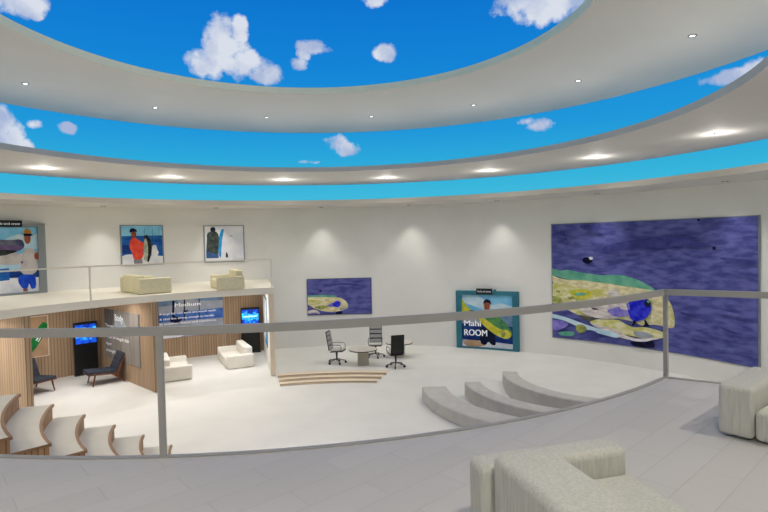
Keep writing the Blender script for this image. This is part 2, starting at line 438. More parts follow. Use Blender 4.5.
def text_verts(body, bold=0.0):
    cu = bpy.data.curves.new('t', 'FONT'); cu.body = body; cu.size = 1; cu.resolution_u = 3
    o = bpy.data.objects.new('t', cu); COL.objects.link(o); bpy.context.view_layer.update()
    me = bpy.data.meshes.new_from_object(o.evaluated_get(bpy.context.evaluated_depsgraph_get()))
    bm = bmesh.new(); bm.from_mesh(me); bmesh.ops.triangulate(bm, faces=bm.faces, ngon_method='EAR_CLIP'); bm.to_mesh(me); bm.free()
    vs = [tuple(v.co) for v in me.vertices]; fs = [tuple(p.vertices) for p in me.polygons]
    bpy.data.objects.remove(o); bpy.data.curves.remove(cu); bpy.data.meshes.remove(me)
    n = len(vs); k = bold*1.6          # heavier strokes: the same letters drawn again slightly to the right
    if k: vs = vs+[(x+k, y, z) for x, y, z in vs]; fs = fs+[tuple(i+n for i in f) for f in fs]
    return vs, fs
def lettering(mp, body, u, v, h, d, material, parent, T, bold=.02, maxw=None, center=False, name='lettering'):
    vs, fs = text_verts(body, bold); w = max(x for x, y, z in vs)
    sx = h*1.35
    if maxw: sx = maxw/w
    if center: u -= w*sx/2/mp.w
    out = [mp(u+x*sx/mp.w, v+y*h*1.35/mp.h, d) for x, y, z in vs]
    m = MB().add(out, fs); return local(m, T).build(name, material, parent)

def pm(name, c, c2=None, sc=2.5, st=None): return mat('print_'+name, c, .75, 0.0, sc, c2=c2 or tuple(int(x*.86) for x in c), spec=.08, stretch=st)
PM = dict(
 sea=pm('deep_sea', (72,76,140), (104,108,174), 1.6, (1,1,3.2)), seadk=pm('sea_shadow', (56,60,122), (78,80,148), 2),
 lime=pm('fish_yellow', (196,196,104), (232,226,188), 2.2, (1,1,2.2)), cream=pm('fish_cream', (236,228,190), (206,196,146), 3, (1,1,2)),
 green=pm('fish_green', (88,160,136), (120,186,156), 2), pale=pm('fish_belly', (196,186,190), (232,226,214), 3, (1,1,3)),
 blue=pm('fish_fin_blue', (30,34,196), (64,72,224), 4), violet=pm('fish_violet', (110,104,200), (150,140,208), 3), ink=pm('ink', (18,18,48), (36,34,70)),
 olive=pm('fish_olive', (128,140,80), (176,180,96), 6), sky=pm('sky', (112,190,230), (150,212,240), 1.2), skyp=pm('pale_sky', (176,214,232), (216,232,240), 1.4),
 ocean=pm('ocean', (30,86,164), (48,110,184), 2.0, (1,1,4)), oceand=pm('dark_ocean', (24,52,120), (36,72,140), 2, (1,1,4)),
 white=pm('white', (238,238,240), (214,218,226), 2), red=pm('red_jacket', (228,70,56), (240,100,78), 4), face=pm('face', (170,98,74), (140,76,60), 6),
 cap=pm('cap', (22,30,60)), grey=pm('trousers', (150,146,152)), fishd=pm('fish_back', (28,34,40), (60,66,62), 5), fishw=pm('fish_side', (150,156,140), (200,200,184), 5),
 jacket=pm('dark_jacket', (52,62,62), (84,90,84), 6), jean=pm('jeans', (70,104,160)), stripe=pm('blue_stripe', (30,120,190), (60,160,215), 3),
 fog=pm('white_sky', (222,226,236), (238,238,242), 1.5), shirt=pm('grey_shirt', (188,180,176), (206,200,196), 3), shorts=pm('blue_shorts', (28,64,190), (40,90,210), 4),
 orange=pm('orange_cap', (220,150,60)), fishg=pm('grey_fish', (110,112,130), (70,78,104), 3), mauve=pm('mauve', (116,96,136)),
 mahi=pm('mahi_green', (60,120,96), (96,150,80), 4), yel=pm('mahi_yellow', (190,190,50), (220,210,90), 4), slate=pm('slate', (150,156,170), (172,178,190), 1.2),
 band=pm('blue_band', (58,96,170), (80,118,190), 2), seahl=pm('sea_light', (92,98,164), (108,114,178), 3), haze=pm('haze', (120,150,186)), txt=mat('white_lettering', (246,248,250), .6, emit=.12),
 taupe=pm('taupe_photo', (128,122,116), (146,140,132), 1.5, (4,4,.5)), taud=pm('dark_taupe', (84,80,78), (104,100,96), 2, (4,4,.5)), mist=pm('mist', (176,182,180), (150,160,164), 3),
 tan=pm('tan_board', (196,164,132), (180,148,118), 2), leaf=pm('bottle_green', (30,120,60), (44,146,76), 4),
)
sc1 = mat('screen_cyan', (60,205,245), .3, 0, 3, c2=(20,120,235), emit=.9); sc2 = mat('screen_blue', (20,90,225), .3, 0, 4, c2=(10,45,160), emit=.7)
sc3 = mat('screen_white', (190,240,250), .3, emit=.9)
def I(p): return Matrix.Translation(-Vector(p))

FISH = [
 ('green', [(0,0.612),(0.04,0.591),(0.084,0.603),(0.162,0.581),(0.272,0.56),(0.329,0.571),(0.343,0.571),(0.391,0.566),(0.446,0.545),(0.493,0.515),(0.528,0.485),(0.548,0.459),(0.516,0.452),(0.422,0.465),(0.342,0.471),(0.271,0.481),(0.162,0.512),(0.075,0.521),(0,0.551)]),
 ('lime', [(0,0.551),(0.04,0.526),(0.092,0.515),(0.162,0.517),(0.246,0.503),(0.329,0.496),(0.342,0.487),(0.422,0.478),(0.531,0.463),(0.577,0.438),(0.607,0.399),(0.625,0.354),(0.637,0.274),(0.638,0.192),(0.613,0.181),(0.561,0.195),(0.526,0.194),(0.484,0.168),(0.437,0.204),(0.34,0.214),(0.269,0.204),(0.202,0.208),(0.142,0.213),(0.082,0.254),(0.02,0.289),(0,0.308)]),
 ('cream', [(0,0.545),(0.04,0.522),(0.092,0.511),(0.162,0.512),(0.246,0.501),(0.329,0.493),(0.342,0.484),(0.422,0.475),(0.531,0.459),(0.501,0.436),(0.406,0.413),(0.341,0.394),(0.312,0.443),(0.246,0.451),(0.161,0.444),(0.092,0.467),(0.039,0.485),(0,0.503)]),
 ('cream', [(0.531,0.451),(0.577,0.432),(0.607,0.397),(0.626,0.349),(0.636,0.274),(0.634,0.185),(0.598,0.19),(0.561,0.201),(0.53,0.197),(0.521,0.255),(0.531,0.329),(0.527,0.39)]),
 ('lime', [(0.599,0.393),(0.623,0.352),(0.636,0.274),(0.634,0.226),(0.617,0.27),(0.606,0.328)]),
 ('yel', [(0.092,0.419),(0.161,0.444),(0.212,0.428),(0.22,0.396),(0.203,0.361),(0.143,0.355),(0.109,0.373)]),
 ('olive', [(0.021,0.421),(0.048,0.416),(0.039,0.395),(0.019,0.405)]),
 ('olive', [(0,0.371),(0.038,0.36),(0.073,0.322),(0.038,0.305),(0,0.315)]),
 ('olive', [(0.082,0.364),(0.117,0.374),(0.143,0.342),(0.108,0.325)]),
 ('cream', [(0.047,0.361),(0.082,0.336),(0.126,0.354),(0.139,0.328),(0.091,0.31),(0.056,0.327)]),
 ('green', [(0.118,0.401),(0.186,0.413),(0.195,0.394),(0.135,0.375)]),
 ('pale', [(0.304,0.436),(0.337,0.458),(0.368,0.435),(0.367,0.397),(0.312,0.385)]),
 ('cream', [(0.22,0.369),(0.279,0.401),(0.312,0.385),(0.245,0.352)]),
 ('pale', [(0.143,0.281),(0.211,0.299),(0.27,0.306),(0.367,0.346),(0.39,0.355),(0.414,0.313),(0.413,0.275),(0.357,0.229),(0.34,0.207),(0.327,0.205),(0.269,0.197),(0.202,0.214),(0.16,0.243)]),
 ('taud', [(0.211,0.291),(0.245,0.286),(0.261,0.275),(0.228,0.267)]),
 ('taud', [(0.142,0.22),(0.202,0.208),(0.253,0.195),(0.21,0.166),(0.159,0.189)]),
 ('violet', [(0.295,0.272),(0.367,0.318),(0.373,0.289),(0.421,0.289),(0.421,0.239),(0.34,0.227),(0.327,0.238)]),
 ('blue', [(0.402,0.343),(0.43,0.368),(0.485,0.382),(0.512,0.394),(0.527,0.359),(0.528,0.304),(0.511,0.253),(0.484,0.221),(0.445,0.202),(0.421,0.226),(0.413,0.275),(0.407,0.313)]),
 ('violet', [(0.406,0.344),(0.418,0.352),(0.421,0.289),(0.409,0.3)]),
 ('ink', [(0.492,0.367),(0.512,0.394),(0.528,0.371),(0.525,0.334),(0.504,0.328),(0.492,0.342)]),
 ('green', [(0.504,0.372),(0.517,0.386),(0.525,0.375),(0.516,0.358)]),
 ('ink', [(0.433,0.209),(0.453,0.212),(0.449,0.187),(0.438,0.164),(0.429,0.177),(0.441,0.194)]),
 ('ink', [(0.492,0.225),(0.503,0.227),(0.511,0.198),(0.524,0.184),(0.511,0.173),(0.472,0.166),(0.499,0.189)]),
 ('lime', [(0.244,0.193),(0.327,0.202),(0.366,0.205),(0.389,0.183),(0.437,0.153),(0.499,0.171),(0.576,0.155),(0.62,0.123),(0.575,0.095),(0.499,0.078),(0.42,0.087),(0.34,0.098),(0.31,0.119),(0.244,0.147),(0.202,0.161)]),
 ('pale', [(0.202,0.165),(0.261,0.143),(0.366,0.122),(0.388,0.088),(0.452,0.069),(0.553,0.1),(0.575,0.095),(0.522,0.069),(0.42,0.049),(0.34,0.072),(0.327,0.095),(0.244,0.121)]),
 ('slate', [(0.436,0.128),(0.499,0.134),(0.553,0.102),(0.483,0.08),(0.444,0.098)]),
 ('ink', [(0.42,0.044),(0.537,0.074),(0.546,0.037),(0.541,0.014),(0.436,0.002)]),
 ('white', [(0.388,0.075),(0.42,0.062),(0.491,0.071),(0.549,0.095),(0.51,0.056),(0.436,0.045)]),
 ('skyp', [(0,0.21),(0.037,0.201),(0.099,0.181),(0.176,0.144),(0.269,0.112),(0.366,0.09),(0.365,0.051),(0.269,0.072),(0.159,0.107),(0.072,0.157),(0,0.175)]),
 ('violet', [(0,0.161),(0.054,0.155),(0.098,0.133),(0.072,0.095),(0.018,0.06),(0,0.07)]),
 ('olive', [(0.129,0.123),(0.167,0.142),(0.197,0.113),(0.184,0.071),(0.141,0.061)]),
 ('green', [(0.027,0.047),(0.089,0.07),(0.132,0.063),(0.115,0.026),(0.053,0.023)]),
 ('seadk', [(0.193,0.099),(0.244,0.094),(0.268,0.046),(0.226,0.012),(0.192,0.025)]),
 ('ink', [(0.173,0.695),(0.188,0.715),(0.221,0.708),(0.233,0.68),(0.206,0.653),(0.176,0.671)]),
 ('white', [(0.206,0.71),(0.224,0.72),(0.236,0.703),(0.221,0.687)]),
 ('seadk', [(0.252,0.762),(0.312,0.82),(0.441,0.851),(0.579,0.88),(0.684,0.871),(0.785,0.815),(0.834,0.801),(0.76,0.789),(0.671,0.809),(0.579,0.784),(0.483,0.789),(0.384,0.773),(0.296,0.739)]),
 ('seadk', [(0.006,0.937),(0.084,0.897),(0.1,0.86),(0.037,0.874)]),
 ('seadk', [(0.147,0.991),(0.268,0.977),(0.298,0.947),(0.193,0.94)]),
 ('ink', [(0.817,0.801),(0.834,0.801),(0.834,0.777),(0.819,0.777)]),
 ('ink', [(0.748,0.998),(0.766,0.997),(0.761,0.973)]),
 ('seadk', [(0.834,0.726),(0.928,0.72),(1,0.704),(1,0.677),(0.905,0.687)]),
 ('seahl', [(0.841,0.361),(0.915,0.35),(0.973,0.337),(0.915,0.326),(0.856,0.339)]),
 ('seahl', [(0.81,0.093),(0.9,0.112),(0.98,0.11),(0.9,0.087)]),
 ('seadk', [(0.659,0.318),(0.732,0.311),(0.779,0.288),(0.716,0.282)]),
 ('seadk', [(0.841,0.25),(0.908,0.222),(0.959,0.216),(0.886,0.205)]),
 ('seadk', [(0.715,0.134),(0.786,0.131),(0.81,0.118),(0.739,0.107)]),
]
def fish_scene(p):
    p.poly([(0,0),(1,0),(1,1),(0,1)], PM['sea'])
    for nm, pts in FISH:
        if nm == 'olive' and len(pts) < 5: p.poly(pts, PM[nm]); continue
        p.poly(ragged(soften(pts), .004), PM[nm])
def ragged(pts, k):
    rr = random.Random(len(pts)); out = []
    for i, a in enumerate(pts):
        b = pts[(i+1) % len(pts)]; L = hypot(a[0]-b[0], a[1]-b[1]); n_ = max(1, int(L/.03)); out.append(a)
        for j_ in range(1, n_):
            t_ = j_/n_; out.append((a[0]+(b[0]-a[0])*t_+rr.uniform(-k, k), a[1]+(b[1]-a[1])*t_+rr.uniform(-k, k)))
    return out

def picture(name, aL, aR, z0, z1, drawing, label, cat='picture', th=.06, strips=16, frame=None, r=RW, group=None):
    mp = CylMap(aL, aR, z0, z1, r); base = mp(.5, 0, 0)
    e = empty(name, base, label=label, cat=cat, group=group); T = I(base)
    local(slab(mp, 0, 1, 0, 1, -.005, th), T).build('backing_panel' if not frame else 'frame', frame or M['black'], e)
    return e, T, mp

# big picture right, small picture in the middle
e, T, mp = picture('sea_picture', 52.5, 22.6, .86, 6.40, None, 'huge sea picture with a yellow fish filling the right part of the round wall', frame=M['greyframe'])
p = Pic(CylMap(52.35, 22.75, .89, 6.37, RW), .068, 28); fish_scene(p); p.build(e, T)
e, T, mp = picture('sea_picture', 97.65, 85.5, 1.74, 3.75, None, 'small wide sea picture with a yellow fish on the wall above the office chairs')
def fish_small(p):
    p.poly([(0,0),(1,0),(1,1),(0,1)], PM['sea'])
    p.poly([(0,.55),(.2,.56),(.4,.54),(.48,.5),(.3,.46),(0,.48)], PM['green'])
    p.poly([(0,.5),(.2,.5),(.4,.48),(.5,.47),(.58,.4),(.63,.3),(.63,.18),(.58,.12),(.48,.08),(.35,.06),(.2,.11),(.08,.2),(0,.3)], PM['cream'])
    p.poly([(0,.43),(.16,.42),(.3,.37),(.2,.3),(.08,.3),(0,.34)], PM['lime'])
    p.poly([(.08,.22),(.2,.26),(.32,.25),(.3,.18),(.2,.14)], PM['olive'])
    p.poly([(.3,.26),(.4,.33),(.42,.22),(.34,.2)], PM['violet'])
    p.poly([(.38,.28),(.42,.36),(.48,.38),(.52,.33),(.51,.24),(.47,.19),(.41,.21)], PM['blue'])
    p.poly([(.0,.12),(.1,.16),(.16,.1),(.2,.02),(.1,.06),(0,.04)], PM['pale'])
    p.poly([(.43,.06),(.5,.09),(.55,.06),(.52,.0),(.44,.0)], PM['ink'])
    p.poly([(.5,.17),(.6,.18),(.6,.13),(.5,.11)], PM['slate'])
    p.poly([(.17,.67),(.2,.7),(.23,.67),(.2,.64)], PM['ink'])
    p.poly([(.22,.76),(.4,.87),(.6,.88),(.8,.83),(.97,.73),(.8,.79),(.6,.83),(.42,.82)], PM['seadk'])
p = Pic(CylMap(97.55, 85.6, 1.765, 3.725, RW), .06, 16); fish_small(p); p.build(e, T)

# two square photographs above the mezzanine sofas
e, T, mp = picture('framed_photograph', 129.25, 122.5, 4.84, 6.80, None, 'square photograph of a person in a red jacket holding a long fish', frame=M['greyframe'])
p = Pic(CylMap(129.05, 122.7, 4.88, 6.76, RW), .06, 8)
p.poly([(0,0),(1,0),(1,1),(0,1)], PM['ocean']); p.poly([(0,.74),(1,.75),(1,1),(0,1)], PM['sky'])
p.poly([(0,.5),(.2,.52),(.2,.3),(0,.3)], PM['oceand'])
p.poly([(0,0),(1,0),(1,.2),(.8,.22),(.6,.18),(.3,.2),(.22,.27),(.08,.26),(0,.22)], PM['white'])
p.poly([(.74,.5),(.84,.5),(.86,.38),(.9,.3),(.86,.2),(.72,.2),(.7,.36)], PM['white'])
for u in (.56,.76,.92): p.line((u,.96),(u-.01,.45), .006, PM['fishd'])
p.poly([(.27,.14),(.48,.14),(.48,.02),(.28,.02)], PM['grey'])
p.poly([(.18,.5),(.2,.62),(.25,.70),(.34,.70),(.42,.62),(.52,.56),(.56,.62),(.56,.5),(.5,.42),(.5,.14),(.27,.12),(.24,.32),(.19,.4)], PM['red'])
p.blob(.29,.78,.065,.09, PM['face'], 14); p.poly([(.19,.82),(.2,.92),(.28,.95),(.36,.9),(.38,.84),(.3,.86)], PM['cap'])
p.poly([(.53,.72),(.6,.78),(.66,.72),(.72,.55),(.73,.38),(.69,.2),(.64,.06),(.6,.04),(.6,.3),(.57,.5)], PM['fishd'])
p.poly([(.55,.68),(.6,.66),(.63,.5),(.63,.3),(.6,.06),(.52,.1),(.51,.35)], PM['fishw'])
p.build(e, T)
e, T, mp = picture('framed_photograph', 115.85, 108.8, 4.83, 6.77, None, 'square photograph of a dark jacket beside a blue curve on white', frame=M['greyframe'])
p = Pic(CylMap(115.65, 109.0, 4.87, 6.73, RW), .06, 8)
p.poly([(0,0),(1,0),(1,1),(0,1)], PM['fog']); p.poly([(0,0),(1,0),(1,.08),(.7,.14),(.4,.12),(0,.14)], PM['white'])
p.poly([(.36,.12),(.33,.4),(.36,.7),(.42,.9),(.5,.93),(.48,.8),(.44,.6),(.42,.4),(.4,.1)], PM['stripe'])
p.poly([(.02,.1),(.34,.1),(.34,.36),(.02,.34)], PM['jean'])
p.poly([(.02,.3),(.05,.6),(.05,.78),(.14,.86),(.28,.86),(.36,.76),(.36,.5),(.31,.2),(.2,.24)], PM['jacket'])
p.blob(.21,.9,.07,.08, PM['fishd'], 12); p.poly([(.52,.12),(.54,.28),(.58,.2),(.58,.1)], PM['fishd']); p.blob(.68,.72,.05,.012, PM['mist'], 10)
p.build(e, T)

def display_wall(aL, aR, z0, z1, frame, label, tagu, tagtext, draw, mu=.09, mt=.07, mb=.03):
    mp = CylMap(aL, aR, z0, z1, RW); base = mp(.5, 0, .1)
    e = empty('display_frame', base, label=label, cat='display'); T = I(base)
    for u0, u1, v0, v1 in ((0, 1, 0, mb), (0, 1, 1-mt, 1), (0, mu, mb, 1-mt), (1-mu, 1, mb, 1-mt)):
        local(slab(mp, u0, u1, v0, v1, -.005, .22), T).build('frame_side', frame, e)
    da = (aR-aL); im = CylMap(aL+da*mu, aR-da*mu, z0+(z1-z0)*mb, z1-(z1-z0)*mt, RW)
    p = Pic(im, .1, 10); draw(p); p.build(e, T)
    # small black name tag clipped on the top edge
    tb = slab(mp, tagu[0], tagu[1], 1-.05, 1+.045, .22, .27, 4)
    vs, fs = text_verts(tagtext, .01); w = max(x for x, y, z in vs); sx = (tagu[1]-tagu[0])*mp.w*.85/w; u0 = (tagu[0]+tagu[1])/2-w*sx/2/mp.w
    tb.add([mp(u0+x*sx/mp.w, 1-.018+y*.135/mp.h, .274) for x, y, z in vs], fs, 1)
    local(tb, T).build('name_tag', [M['black'], PM['txt']], e)
    return e, T, im, mp
def draw_mahi(p):
    p.poly([(0,0),(1,0),(1,1),(0,1)], PM['sky']); p.poly([(.3,1),(.6,.8),(.75,.86),(1,.8),(1,.62),(.6,.66),(0,.86),(0,1)], PM['skyp'])
    p.poly([(0,0),(1,0),(1,.34),(.7,.36),(.5,.5),(.3,.58),(0,.6)], PM['slate'])
    p.poly([(.3,.62),(.5,.68),(.7,.66),(1,.7),(1,.4),(.6,.5)], PM['haze'])
    p.poly([(0,.14),(.35,.2),(.6,.1),(1,.06),(1,.2),(1,.42),(.62,.42),(.3,.46),(0,.44)], PM['oceand'])
    p.poly([(0,0),(1,0),(1,.09),(.76,.08),(.5,.12),(.2,.12),(0,.09)], PM['white']); p.poly([(0,.07),(.16,.13),(.34,.12),(.5,.04),(.3,.0),(.1,.0)], PM['tan'])
    p.poly([(0,.92),(.1,.78),(.22,.68),(.14,.64),(0,.66)], PM['yel']); p.blob(.2,.66,.075,.045, PM['ink'], 12)
    p.poly([(.34,.34),(.42,.4),(.62,.36),(.66,.16),(.66,.05),(.58,.05),(.52,.12),(.46,.04),(.36,.06)], PM['cap'])
    p.poly([(.24,.66),(.34,.69),(.5,.72),(.66,.66),(.78,.56),(.92,.42),(.99,.32),(.96,.22),(.86,.18),(.72,.22),(.58,.3),(.42,.42),(.3,.54)], PM['mahi'])
    p.poly([(.28,.6),(.36,.6),(.5,.52),(.64,.42),(.76,.36),(.9,.36),(.97,.3),(.95,.22),(.86,.18),(.72,.22),(.58,.3),(.42,.42)], PM['yel'])
    p.poly([(.74,.32),(.82,.36),(.86,.26),(.8,.2)], PM['olive'])
    p.blob(.5,.79,.06,.1, PM['face'], 14); p.poly([(.42,.8),(.44,.9),(.5,.93),(.57,.9),(.59,.8),(.54,.86),(.46,.86)], PM['cap'])
    p.poly([(.44,.7),(.56,.7),(.6,.64),(.4,.64)], PM['mauve'])
    p.text('Mahi', .03, .40, .31, PM['txt'], .03, .95); p.text('ROOM', .03, .215, .35, PM['txt'], .035, 1.28)
e, T, im, mp = display_wall(69.5, 58.2, 0.0, 3.04, M['teal'], 'teal framed display standing against the wall reading Mahi ROOM', (.34, .60), 'Guide and owners', draw_mahi)
local(slab(mp, .61, .65, 1, 1.03, .1, .2, 2), T).build('frame_tab', M['teal'], e)
def draw_angler(p):
    p.poly([(0,0),(1,0),(1,1),(0,1)], PM['sky']); p.poly([(.4,.7),(1,.66),(1,.9),(.9,.86),(.7,.9)], PM['skyp'])
    p.poly([(0,.2),(1,.2),(1,.36),(0,.36)], PM['oceand']); p.poly([(0,.36),(1,.34),(1,.6),(0,.6)], PM['skyp'])
    p.poly([(0,0),(1,0),(1,.22),(.7,.2),(.4,.24),(0,.14)], PM['white']); p.poly([(0,.16),(.6,.2),(.6,.38),(0,.34)], PM['ocean'])
    p.poly([(.72,.27),(.95,.27),(.96,.06),(.89,.03),(.86,.14),(.84,.05),(.77,.05),(.71,.16)], PM['shorts'])
    p.poly([(.77,.05),(.84,.05),(.84,.01),(.78,.01)], PM['face'])
    p.poly([(0,.48),(.3,.46),(.7,.42),(.8,.5),(.74,.62),(.4,.62),(0,.6)], PM['shirt'])
    p.poly([(.74,.28),(.76,.5),(.8,.64),(.86,.68),(.95,.66),(.99,.58),(.99,.46),(.96,.26)], PM['shirt'])
    p.poly([(0,.86),(.3,.84),(.6,.80),(.78,.82),(.82,.74),(.8,.66),(.5,.62),(0,.64)], PM['fishg'])
    p.poly([(0,.76),(.4,.74),(.78,.72),(.8,.66),(.6,.6),(.2,.54),(0,.52)], PM['mauve']); p.poly([(0,.66),(.5,.66),(.76,.64),(.5,.56),(0,.56)], PM['fishd'])
    p.blob(.86,.83,.045,.09, PM['face'], 14); p.poly([(.81,.9),(.82,.96),(.86,.98),(.91,.95),(.92,.9)], PM['orange']); p.poly([(.81,.90),(.92,.90),(.92,.865),(.81,.865)], PM['cap'])
    p.blob(.975,.55,.035,.06, PM['face'], 10); p.blob(.77,.46,.02,.02, PM['mauve'], 8)
display_wall(151.3, 140.0, MZ1, 6.84, M['greyframe'], 'grey framed display of a fisherman in blue shorts standing on the mezzanine', (.37, .735), 'Guide and crew', draw_angler, mu=.085, mt=.05)

# lounge wall graphics
mp = CylMap(123.85, 113.0, 1.12, 3.14, 16.62); base = mp(.5, 0, 0)
e = empty('wall_graphic', base, label='wide blue and grey wall graphic titled Medium in the right lounge', cat='poster'); T = I(base)
local(slab(mp, 0, 1, 0, 1, -.004, .05), T).build('backing_panel', M['greyframe'], e)
p = Pic(mp, .05, 10)
p.poly([(0,0),(1,0),(1,1),(0,1)], PM['slate']); p.poly([(0,.4),(1,.4),(1,.66),(0,.6)], PM['band']); p.poly([(.5,.98),(1,.98),(1,.86),(.6,.88)], PM['haze']); p.poly([(0,.8),(.3,.82),(.3,1),(0,1)], PM['haze'])
for u, w in ((.23,.05),(.40,.03),(.63,.022)): p.line((u,.98),(u-.015,.4), w, PM['ink'])
p.poly([(.16,.46),(.22,.56),(.3,.5),(.36,.44),(.3,.36),(.18,.38)], PM['ink']); p.poly([(.36,.66),(.46,.66),(.42,.6)], PM['ink'])
p.poly([(0,0),(1,0),(1,.34),(.6,.3),(.3,.3),(0,.34)], PM['slate']); p.blob(.22,.11,.06,.05, PM['ink'], 10); p.poly([(.0,.0),(.3,.0),(.5,.1),(.3,.2),(.02,.1)], PM['fog']); p.blob(.22,.11,.055,.045, PM['ink'], 10)
p.text('Medium', .44, .765, .2, PM['txt'], .02, 1.28, True)
for i, (s_, w) in enumerate((('A large fish with some and mouth width', 2.75), ('& ideal line strong enough to handle', 2.65), ('in weather, waves and conditions', 2.75))):
    p.text(s_, .01, .585-.125*i, .11, PM['txt'], .012, w)
p.build(e, T)

# partition graphic (planar)
a = Vector((-9.02, 20.83)); b = Vector(pol(RW-.1, 132.2)[:2]); d_ = (b-a).normalized(); nn = Vector((-d_.y, d_.x))
if nn.x > 0: nn = -nn
off = nn*.22
q0, q1 = a+off+d_*4.9, a+off+d_*1.2
mp = PlaneMap((q0.x, q0.y, 0), (q1.x, q1.y, 0), .78, 2.98, (nn.x, nn.y, 0)); base = mp(.5, 0, 0)
e = empty('wall_graphic', base, label='taupe photo graphic titled Body on the wood partition beside the lounge chair', cat='poster'); T = I(base)
local(slab(mp, 0, 1, 0, 1, -.004, .04, 2), T).build('backing_panel', M['greyframe'], e)
p = Pic(mp, .04, 1)
p.poly([(0,0),(1,0),(1,1),(0,1)], PM['taupe']); p.poly([(0,.62),(.28,.62),(.3,1),(0,1)], PM['taud']); p.poly([(.3,.66),(.36,.9),(.56,.9),(.7,.66)], PM['mist']); p.poly([(.42,.68),(.46,.84),(.6,.68)], PM['slate'])
p.text('Body', .33, .80, .30, PM['txt'], .02, .95)
for s_, v, w in (('The main', .64, 1.0), ('shape of length fish', .42, 2.6), ('taper', .27, .7), ('strength', .13, 1.1)): p.text(s_, .03, v, .15, PM['txt'], .012, w)
p.build(e, T)

# tan board with a green bottle shape, left lounge
mp = CylMap(144.6, 140.1, 1.08, 2.86, 16.62); base = mp(.5, 0, 0)
e = empty('wall_graphic', base, label='tan board with a slanted green shape on the back wall of the left lounge', cat='poster'); T = I(base)
local(slab(mp, 0, 1, 0, 1, -.004, .05, 4), T).build('backing_panel', M['endwood'], e)
p = Pic(mp, .05, 4); p.poly([(.02,.02),(.97,.02),(.97,.98),(.02,.98)], PM['tan']); p.poly([(.36,.12),(.5,.12),(.97,.62),(.97,.82),(.8,.84),(.5,.5)], PM['leaf'])
p.poly([(.6,.42),(.64,.4),(.8,.58),(.77,.6)], PM['txt']); p.poly([(.66,.38),(.69,.37),(.82,.52),(.79,.53)], PM['txt']); p.build(e, T)
# narrow white poster on the right partition
a2 = Vector((-4.85, 22.96)); b2 = Vector(pol(RW, 105.1)[:2]); d2 = (b2-a2).normalized(); n2 = Vector((-d2.y, d2.x)); n2 = n2 if n2.x < 0 else -n2
q0, q1 = a2+n2*.22+d2*4.6, a2+n2*.22+d2*1.6
mp = PlaneMap((q0.x, q0.y, 0), (q1.x, q1.y, 0), .9, 3.2, (n2.x, n2.y, 0)); base = mp(.5, 0, 0)
e = empty('wall_poster', base, label='pale poster with a blue edge on the white side of the right partition', cat='poster'); T = I(base)
local(slab(mp, 0, 1, 0, 1, -.004, .03, 2), T).build('frame', M['teal'], e); p = Pic(mp, .03, 1); p.poly([(.03,.03),(.97,.03),(.97,.97),(.03,.97)], PM['fog']); p.poly([(.5,.03),(.97,.03),(.97,.4)], PM['stripe']); p.build(e, T)

# kiosks
def kiosk(az, label, text):
    base = pol(16.3, az); e = empty('information_kiosk', base, R(az+180), label=label, cat='kiosk', group='touch kiosks')   # local +x faces the hall centre
    MB().box((0, 0, 1.2), (.14, .96, 2.4)).build('cabinet', M['kiosk'], e, bevel=.015)
    MB().box((-.005, 0, .02), (.24, 1.0, .04)).build('foot_plate', M['black'], e)
    m = MB(); ncol = 6; rr = random.Random(int(az))
    m.box((.073, 0, 1.86), (.006, .86, .86), mi=1)
    for i in range(ncol):
        y = -.36+i*.145; h = rr.uniform(.3, .62); m.box((.078, y, 1.92+rr.uniform(-.06, .06)), (.004, .13, h), mi=0)
    m.box((.082, 0, 1.93), (.003, .7, .07), mi=2)
    for i in range(3): m.box((.082, -.2+.2*i, 1.62), (.003, .1, .05), mi=0)
    m.build('screen', [sc1, sc2, sc3], e)
    return e
kiosk(135.3, 'black kiosk with a blue screen behind the lounge chairs', 'x')
kiosk(108.3, 'black kiosk with a blue screen behind the white sofas', 'x')

# ---------------------------------------------------------------- sofas
def sofa(name, loc, rz, L, D, harm, hseat, hback, warm, wback, fab, label, group=None, cushions=0, cat='sofa'):
    """front towards local +x, length along local y, origin at the floor centre"""
    e = empty(name, loc, rz, label=label, cat=cat, group=group); bv = .045*min(1.3, D/.95)
    for s_ in (-1, 1):
        MB().box((0, s_*(L/2-warm/2), harm/2+.01), (D, warm, harm-.02)).build('armrest', fab, e, bevel=bv, seg=4)
    MB().box((.015+wback/2-.01, 0, hseat/2+.01), (D-wback-.03, L-2*warm-.012, hseat-.02)).build('seat', fab, e, bevel=bv, seg=4)
    if cushions:
        w = (L-2*warm)/cushions
        for i in range(cushions): MB().box((-D/2+wback/2+.02, -L/2+warm+w*(i+.5), hback/2+.01), (wback, w-.02, hback-.02)).build('back_cushion', fab, e, bevel=bv, seg=4)
    else:
        MB().box((-D/2+wback/2+.05, 0, hback/2+.01), (wback, L-2*warm-.01, hback-.02)).build('backrest', fab, e, bevel=bv, seg=4)
    return e
def sofa_at(corner, fwd_deg, L, D, side):
    """corner = back corner on the `side` (+1 / -1 along local y)"""
    f = R(fwd_deg); return (corner[0]+cos(f)*D/2+sin(f)*side*L/2, corner[1]+sin(f)*D/2-cos(f)*side*L/2)
# foreground sofa: back-left far corner at (.50,3.05), faces az 15 deg, body runs towards the camera (local -y)
x, y = sofa_at((.475, 3.08), 15, 2.1, .93, 1)
sofa('linen_sofa', (x, y, ZB), R(15), 2.1, .95, .46, .32, .54, .21, .36, M['fabric'], 'low grey-green linen sofa seen from behind at the bottom of the photo', 'balcony sofas')
